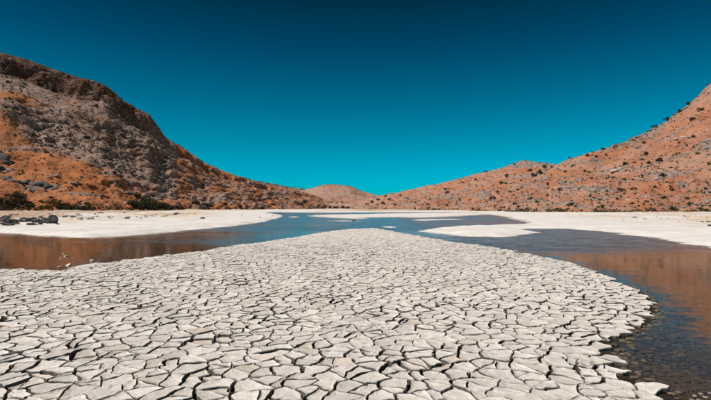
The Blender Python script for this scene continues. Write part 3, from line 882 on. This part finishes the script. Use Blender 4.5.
def shrubs_at(h, lst, label, group, protos):
    for k, (px, py, wpx) in enumerate(lst):
        p = at(h, px, py)
        s = wpx / F * p[1] / 2 * 1.05
        put('shrub', protos[k % len(protos)], (p[0], p[1], p[2] - 0.05 * s), (s, s, s * 0.85), random.uniform(0, 6.28), label % band(h, p, s), 'shrub', group, 0.1)
shrubs_at(hillR, MAIN_R, L_R, G_R, SHR)
shrubs_at(hillR2, MAIN_R2, L_R2, 'dark shrubs on the rounded orange hill', SHR)
def add_scatter(h, n, box, label, group, protos, smin, smax, seed, weight=None):
    r = random.Random(seed)
    for k, p in enumerate(scatter(h, n, box, weight, seed)):
        s = smin + (smax - smin) * r.random() ** 2
        put('shrub', protos[k % len(protos)], (p[0], p[1], p[2] - 0.05 * s), (s, s, s * r.uniform(.6, .9)), r.uniform(0, 6.28), label % band(h, p, s), 'shrub', group, 0.1)
add_scatter(hillR, 62, (548, 80, 711, 213), L_R, G_R, SHR + SHO[:2], 0.35, 0.85, 21)
add_scatter(hillR, 34, (556, 80, 711, 213), L_R, G_R, SHR, 0.35, 0.8, 22, lambda h: sstep(0.93, 0.985, h.V))
add_scatter(hillR2, 44, (380, 150, 556, 213), L_R2, 'dark shrubs on the rounded orange hill', SHR, 0.4, 1.0, 23)
def tufts(h, n, box, protos, mats, name, label, smin, smax, seed, weight=None):
    r = random.Random(seed)
    pl = [((p[0], p[1], p[2] - 0.02), smin + (smax - smin) * r.random() ** 2, r.uniform(0, 6.28)) for p in scatter(h, n, box, weight, seed)]
    o = joined(name, protos, pl, mats); o['label'] = label
    return o
tufts(hillR, 900, (548, 80, 711, 214), TUFT, [M_LEAF, M_TWIG], 'scrub', 'sparse tiny scrub tufts speckling the orange hillside', 0.15, 0.5, 31)
tufts(hillR2, 700, (370, 150, 556, 214), TUFT, [M_LEAF, M_TWIG], 'scrub', 'sparse tiny scrub tufts speckling the rounded orange hill', 0.2, 0.65, 32)
tufts(hillR, 420, (548, 190, 711, 216), TUFO, [M_LEAF2, M_TWIG], 'scrub', 'low scrub fringe along the foot of the orange hillside', 0.25, 0.6, 33, lambda h: sstep(0.10, 0.02, h.V))
tufts(hillR2, 420, (370, 190, 600, 216), TUFO, [M_LEAF2, M_TWIG], 'scrub', 'low scrub fringe along the foot of the rounded orange hill', 0.3, 0.8, 34, lambda h: sstep(0.10, 0.02, h.V))
# --- rocks of the orange hills
G_B = 'pale boulders on the orange slopes'
for k, (px, py, wpx) in enumerate([(670, 173.5, 9), (666, 175, 6), (645, 197, 8), (641, 196, 5), (640, 179, 7), (636, 178, 5), (608, 171, 7), (614, 170, 8), (620, 168, 7), (603, 171, 5), (627, 166, 6), (628, 200, 5),
                                    (690, 137, 7), (684, 136, 6), (677, 139, 7), (650, 165, 6), (657, 178, 5), (605, 199, 6), (603, 198, 5), (592, 190, 4), (676, 196, 5), (695, 162, 6), (585, 180, 4), (700, 206, 5), (580, 199, 4), (566, 196, 4)]):
    p = at(hillR, px, py); s = wpx / F * p[1] / 2
    put('boulder', (RKW if k % 3 else RK)[k % 8], (p[0], p[1], p[2] - 0.1 * s), (s, s * 0.8, s * 0.6), random.uniform(-.5, .5), '%s pale grey boulder %s the steep smooth orange hill' % band(hillR, p, s), 'boulder', G_B)
def rockstuff(h, n, box, protos, mat, label, smin, smax, seed, weight=None):
    r = random.Random(seed)
    pl = []
    for p in scatter(h, n, box, weight, seed):
        s = smin + (smax - smin) * r.random() ** 3
        pl.append(((p[0], p[1], p[2]), (s * r.uniform(.8, 1.4), s, s * r.uniform(.5, .9)), r.uniform(0, 6.28)))
    o = joined('rubble', protos, pl, [mat]); o['label'] = label
SMALLR = [rock_mesh(80 + i, 1, 0.75) for i in range(6)]
wr = lambda h: 0.25 + 2 * h.mk['rock']
rockstuff(hillR, 1500, (548, 80, 711, 214), SMALLR, M_ROCK, 'loose stones scattered over the orange hillside', 0.10, 0.55, 41, wr)
rockstuff(hillR2, 900, (370, 150, 556, 214), SMALLR, M_ROCK, 'loose stones scattered over the rounded orange hill', 0.15, 0.7, 42, wr)

# --- the cliff-topped hill
wl = lambda h: 0.15 + 2.2 * h.mk['rock'] + 1.0 * h.mk['cliff']
rockstuff(hillL, 2600, (-5, 50, 330, 212), SMALLR, M_ROCK, 'broken rock and scree on the cliff-topped hill', 0.12, 0.55, 43, wl)
L_L = '%s dark shrub %s the rocky cliff-topped hill'
G_L = 'shrubs on the cliff-topped hill'
add_scatter(hillL, 75, (0, 55, 300, 208), L_L, G_L, SHR, 0.4, 1.15, 51, lambda h: 0.3 + h.mk['rock'])
tufts(hillL, 2400, (-5, 50, 320, 212), TUFT, [M_LEAF, M_TWIG], 'scrub', 'tiny scrub tufts speckling the cliff-topped hill', 0.18, 0.65, 52, lambda h: 0.4 + h.mk['rock'])
tufts(hillL, 330, (-5, 180, 320, 214), TUFO, [M_LEAF2, M_TWIG], 'scrub', 'low scrub fringe along the foot of the cliff-topped hill', 0.25, 0.75, 53, lambda h: sstep(0.14, 0.03, h.V))
G_LB = 'grey boulders on the cliff-topped hill'
r_ = random.Random(77)
for k, p in enumerate(scatter(hillL, 90, (0, 80, 300, 208), wl, 54)):
    s = 0.35 + 0.6 * r_.random() ** 2
    put('boulder', RK[k % 8], (p[0], p[1], p[2]), (s * 1.2, s, s * 0.85), r_.uniform(0, 6.28), '%s weathered grey boulder %s the rocky cliff-topped hill' % band(hillL, p, s), 'boulder', G_LB)
# dark slate ledge low on the left slope
for k, (px, py, wpx, hp) in enumerate([(4, 179, 12, 5), (13, 181, 13, 6), (23, 183, 12, 6), (32, 185, 12, 6), (41, 184, 14, 9), (49, 186, 11, 7), (28, 188, 9, 4), (54, 188, 7, 4)]):
    p = at(hillL, px, py); k2 = p[1] / F
    put('ledge_rock', RKS[k % 8], (p[0], p[1], p[2] - 0.1), (wpx * k2 * 0.62, wpx * k2 * 0.45, hp * k2 * 0.65), random.uniform(-.3, .3), 'slate dark block of the low rock ledge on the orange apron', 'rock', 'blocks of the dark rock ledge')
for k, (px, py, wpx, hp) in enumerate([(2, 158, 12, 12), (6, 163, 10, 8), (0, 167, 10, 7)]):
    p = at(hillL, px, py); k2 = p[1] / F
    put('ledge_rock', RKS[(k + 3) % 8], (p[0], p[1], p[2]), (wpx * k2 * 0.6, wpx * k2 * 0.45, hp * k2 * 0.6), 0.2, 'dark jutting rock high on the orange apron above the low ledge', 'rock', 'dark rocks above the ledge')
# larger shrubs at its foot
def bigs(lst, mat, label, group):
    for k, (px, py, wpx, hpx) in enumerate(lst):
        p = at(hillL, px, py); k2 = p[1] / F
        big_shrub((p[0], p[1], p[2] - 0.1), (wpx * k2 / 2, wpx * k2 / 2, hpx * k2 / 1.15), mat, label % ('tall' if hpx >= 9 else 'low'), group, k)
bigs([(133, 206, 12, 9), (141, 208, 15, 11), (151, 209, 17, 12), (161, 209, 15, 9), (170, 210, 15, 8), (179, 210, 12, 6), (137, 198, 9, 7), (146, 202, 12, 8)], M_LEAF, '%s dense dark green shrub of the long thicket at the cliff hill foot', 'thicket at the foot of the cliff hill')
bigs([(10, 206, 22, 12), (18, 201, 18, 11), (3, 210, 14, 9), (30, 207, 12, 6)], M_LEAF2, '%s olive brown shrub below the slate dark rock ledge', 'olive shrubs below the ledge')
bigs([(55, 206, 18, 10), (47, 209, 12, 6)], M_LEAF3, '%s rusty orange shrub between the olive shrubs and a black thicket', 'rusty shrubs')
bigs([(70, 211, 14, 8), (79, 212, 16, 9), (89, 212, 14, 6), (66, 206, 8, 5)], M_LEAF, '%s blackish shrub beside the rusty shrubs at the hill foot', 'black low shrubs')
bigs([(225, 205, 6, 4), (262, 209, 7, 4), (240, 207, 6, 4), (208, 207, 7, 5), (196, 204, 8, 5)], M_LEAF, '%s dark shrub under the low grey cliffs above the pale bank', 'shrubs under the low cliffs')
# grey broken low cliffs at the right end of that hill
for k, (px, py, wpx, hp) in enumerate([(193, 199, 8, 14), (201, 200, 7, 12), (209, 201, 8, 14), (217, 202, 8, 13), (225, 200, 7, 10), (233, 203, 8, 11), (244, 204, 7, 9), (254, 205, 6, 7), (207, 183, 9, 9), (214, 185, 8, 9), (189, 181, 6, 7), (236, 190, 7, 6), (190, 165, 7, 8), (176, 190, 6, 6), (152, 148, 9, 13), (145, 143, 8, 11), (159, 150, 7, 10), (128, 138, 8, 9)]):
    p = at(hillL, px, py); k2 = p[1] / F
    put('crag', RK[k % 8], (p[0], p[1] + 0.3, p[2]), (wpx * k2 * 0.45, wpx * k2 * 0.4, hp * k2 * 0.42), random.uniform(-.5, .5), '%s upright grey crag %s the cliff-topped hill' % band(hillL, p, wpx * k2 * 0.5), 'rock', 'grey crags of the broken slope', 0.25)

# --- far tree line in front of the far mound
for k in range(26):
    px = 283 + k * 3.9 + random.uniform(-1, 1)
    if 296 < px < 306 or 350 < px < 358: continue
    Y = 236 + random.uniform(-6, 6)
    wp = random.uniform(4, 7); hp = random.uniform(2.2, 4.2)
    g = ray(px, 208, Y)
    s = wp / F * Y / 2
    put('far_bush', SHR[k % 6], (g[0], Y, 0.2), (s, s, hp / F * Y / 1.1), random.uniform(0, 6.28), 'far dark green bush in the line below the pale mound', 'bush', 'line of bushes below the far mound', 0.05)
add_scatter(hillF, 40, (270, 183, 395, 204), '%s dark scrub bush %s the far pale mound', 'scrub on the far mound', SHR, 0.5, 1.3, 61)
tufts(hillG, 400, (215, 178, 340, 200), TUFT, [M_LEAF, M_TWIG], 'scrub', 'dark scrub covering the farthest ridge', 1.0, 2.6, 62)

def bank_rubble(n, box, dmin, D, mat, label, smin, smax, seed):
    r = random.Random(seed); pl = []
    while len(pl) < n:
        x, y, z = gndz(r.uniform(box[0], box[2]), box[1] + (box[3] - box[1]) * r.random())
        i = int(np.clip(np.searchsorted(ys, y), 0, len(ys) - 1)); j = int(np.clip(round((x / (0.92 * max(ys[i], 0) + 6.0) + 1) / 2 * (NXT - 1)), 0, NXT - 1))
        if D[i, j] < dmin:
            if r.random() < 0.9: continue
        s = smin + (smax - smin) * r.random() ** 3
        pl.append(((x, y, z + 0.15 * s), (s * r.uniform(.9, 1.6), s, s * r.uniform(.4, .8)), r.uniform(0, 6.28)))
    o = joined('rubble', SMALLR, pl, [mat]); o['label'] = label
bank_rubble(130, (-5, 212.5, 275, 219), 14, dl, M_ROCKW, 'pale stones strewn on the bank under the cliff-topped hill', 0.10, 0.42, 91)
bank_rubble(60, (-5, 212.5, 275, 220), 14, dl, M_ROCKS, 'dark stones strewn on the bank under the cliff-topped hill', 0.08, 0.32, 92)
bank_rubble(45, (560, 213.6, 715, 222), 30, dr, M_ROCKS, 'dark stones strewn on the wide bank under the orange hill', 0.06, 0.2, 93)
# --- black rocks on the shore under the hill
for k, (px, py, wpx, hp) in enumerate([(53, 223.5, 9, 8.5), (45, 223, 8, 5.5), (37, 222.5, 9, 5), (29, 222, 7, 4.5), (32, 225, 8, 2.5), (20, 222, 8, 3.5), (12, 222.5, 10, 5), (3, 222, 12, 5), (8, 225, 12, 2.6), (16, 224.5, 7, 2.4), (-8, 222, 10, 5), (41, 224.5, 5, 2.5), (49, 221, 6, 4), (24, 220.5, 7, 4), (33, 219.5, 6, 3), (5, 219.5, 8, 4), (41, 220, 5, 3), (58, 224.5, 3, 1.5)]):
    x, y, z = gndz(px, py); k2 = y / F
    put('shore_rock', RKD[k % 8], (x, y, z + hp * k2 * 0.3), (wpx * k2 * 0.62, wpx * k2 * 0.5, hp * k2 * 0.95), random.uniform(-.4, .4),
        'largest rounded black rock at the end of the shore row' if k == 0 else ('knobbly black rock in the row lying on the pale bank' if hp >= 4 else 'flat black rock low in the row on the pale bank'), 'rock', None if k == 0 else 'row of black rocks on the bank')
for (px, py, wpx, hp, lab) in [(128, 233.5, 4.5, 2, 'small dark stone lying alone near the water on the pale bank'), (203, 218.5, 6, 2.2, 'flat black stone out on the pale bank below the crags'),
                               (101, 213.5, 6, 2.5, 'dark stone at the top of the pale bank beside a thicket'), (354, 221, 4, 2, 'small black rock standing in the open channel'), (173, 214.8, 9, 2, 'long dark stone at the edge of hill and bank'), (176, 214.2, 5, 2, 'short dark stone touching the long one on the bank'),
                               (635, 217.5, 5, 1.2, 'small dark stone on the wide yellowish bank'), (709, 226, 4, 3, 'dark stone on the wide bank opposite the mudflat')]:
    x, y, z = gndz(px, py); k2 = y / F
    z += hp * k2 * 0.2
    put('stone', RKD[int(px) % 8], (x, y, z), (wpx * k2 * 0.6, wpx * k2 * 0.5, hp * k2 * 0.6), random.uniform(-.3, .3), lab, 'stone')
# pale blocks by the thicket
for (px, py, wpx) in [(147, 212.5, 6), (127, 203, 5), (155, 213, 5), (190, 211.5, 5)]:
    p = at(hillL, px, py); s = wpx / F * p[1] / 2
    put('boulder', RKW[int(px) % 8], (p[0], p[1] - 0.5, p[2] + 0.1), (s, s, s * .8), 0.3, 'pale block lying beside the dense green thicket', 'boulder', 'pale blocks by the thicket')

# ------------------------------------------------------------------ near details on and beside the mudflat
# pale mud lumps standing in the shallow water off the left edge
for k, (px, py, wpx, hp) in enumerate([(69, 265.5, 7, 4), (61, 258.5, 4, 1.6), (66, 256.5, 5, 1.5), (92, 261, 4, 5), (90, 266.5, 6, 2), (73, 259, 3, 1.2), (64, 254, 4, 1.2), (97, 263.5, 4, 2), (60, 267, 5, 2)]):
    x, y = gnd(px, py); k2 = y / F
    put('mud_lump', RKC[k % 4], (x, y, 0.01), (wpx * k2 * 0.6, wpx * k2 * 0.45, max(hp * k2 * 0.6, 0.04)), random.uniform(-1, 1),
        'tall pale mud lump standing alone in brown shallows' if k == 3 else 'pale mud lump poking out of the brown shallows', 'mud lump', None if k == 3 else 'mud lumps in the shallows', 0.5)
# slab and blocks on the plates at the right
def slab(name, px, py, wpx, hpx, thick, z, tx, ty, rz, label, cat, mat=M_CHUNK, n=7, seed=1):
    x, y = gnd(px, py); x *= (CAM_H - z) / CAM_H; y *= (CAM_H - z) / CAM_H
    k2 = y / F
    r = random.Random(seed)
    a = sorted(r.uniform(0, 6.283) * 0.25 + 6.283 * i / n for i in range(n))
    rx_, ry_ = wpx * k2 / 2, hpx * k2 / 2 * y / CAM_H
    R0 = [r.uniform(.85, 1.1) for _ in range(n)]
    V = [(math.cos(t) * rx_ * q, math.sin(t) * ry_ * q, 0) for t, q in zip(a, R0)] + [(math.cos(t) * rx_ * q * 1.0, math.sin(t) * ry_ * q, thick * 0.75) for t, q in zip(a, R0)] + \
        [(math.cos(t) * rx_ * q * .86, math.sin(t) * ry_ * q * .86, thick) for t, q in zip(a, R0)]
    Fs = [tuple(reversed(range(n))), tuple(range(2 * n, 3 * n))]
    for k in range(2):
        for i in range(n):
            j = (i + 1) % n
            Fs.append((k * n + i, k * n + j, (k + 1) * n + j, (k + 1) * n + i))
    o = mesh_obj(name, V, Fs, mat)
    o.location = (x, y, z); o.rotation_euler = (tx, ty, rz)
    return tag(o, label, cat)
slab('mud_slab', 557, 362, 25, 13, 0.03, 0.076, 0.10, 0.02, 0.2, 'smooth pale slab tilted up on the cracked plates beside a block', 'mud slab', seed=4)
slab('mud_block', 584, 362.5, 9, 6, 0.075, 0.052, 0.1, 0.1, 0.4, 'small upright pale block beside the tilted slab', 'mud block', n=5, seed=6)
slab('mud_block', 572, 363, 8, 5, 0.05, 0.052, -0.1, 0.15, 0.1, 'low crumbled block between the tilted slab and upright block', 'mud block', n=6, seed=9)
# pebbles along the near shore and on the bed
rs = random.Random(9)
def dist1(x, y): return float(flat_d(np.array([x]), np.array([y]))[0])
pl = []
tries = 0
cand = np.stack([np.random.default_rng(3).uniform(1.5, 7.5, 6000), np.random.default_rng(4).uniform(3.6, 10.5, 6000)], -1)
cdist = flat_d(cand[:, 0], cand[:, 1])
for (x, y), d in zip(cand, cdist):
    if -1.6 < d < 0.02:
        z = (0.11 * d if d > -1.2 else -0.132 + 0.22 * (d + 1.2))
        s = rs.uniform(.012, .045)
        pl.append(((x, y, z + s * 0.2), (s * 1.2, s, s * 0.7), rs.uniform(0, 6.28)))
o = joined('gravel', [rock_mesh(60 + q, 1, 0.6, 3, 0.03) for q in range(5)], pl, [M_PEB]); o['label'] = 'wet brown pebbles on the bed beside the cracked mud'
for k, (px, py, wpx) in enumerate([(693, 395, 5), (699, 393, 5), (703, 396, 6), (708, 392, 4), (690, 399, 5), (697, 399, 4), (655, 301, 4), (653, 319, 4), (657, 304, 3), (654, 316, 4), (643, 361, 5)]):
    x, y = gnd(px, py); s = wpx * y / F / 2
    shore = px < 660 and py < 350
    put('pebble', (RKPP if px > 660 else RKP)[k % 4], (x, y, 0.0 if px > 660 else 0.01), (s * 1.2, s, s * 0.8), rs.uniform(0, 6.28),
        'pale pebble breaking the surface of the clear shallows' if px > 660 else ('wet brown pebble on the rim of the plates at the bend' if shore else 'dark lone stone in the clear shallows by the cove'),
        'pebble', 'pale pebbles in the clear shallows' if px > 660 else ('pebbles on the bend' if shore else None))
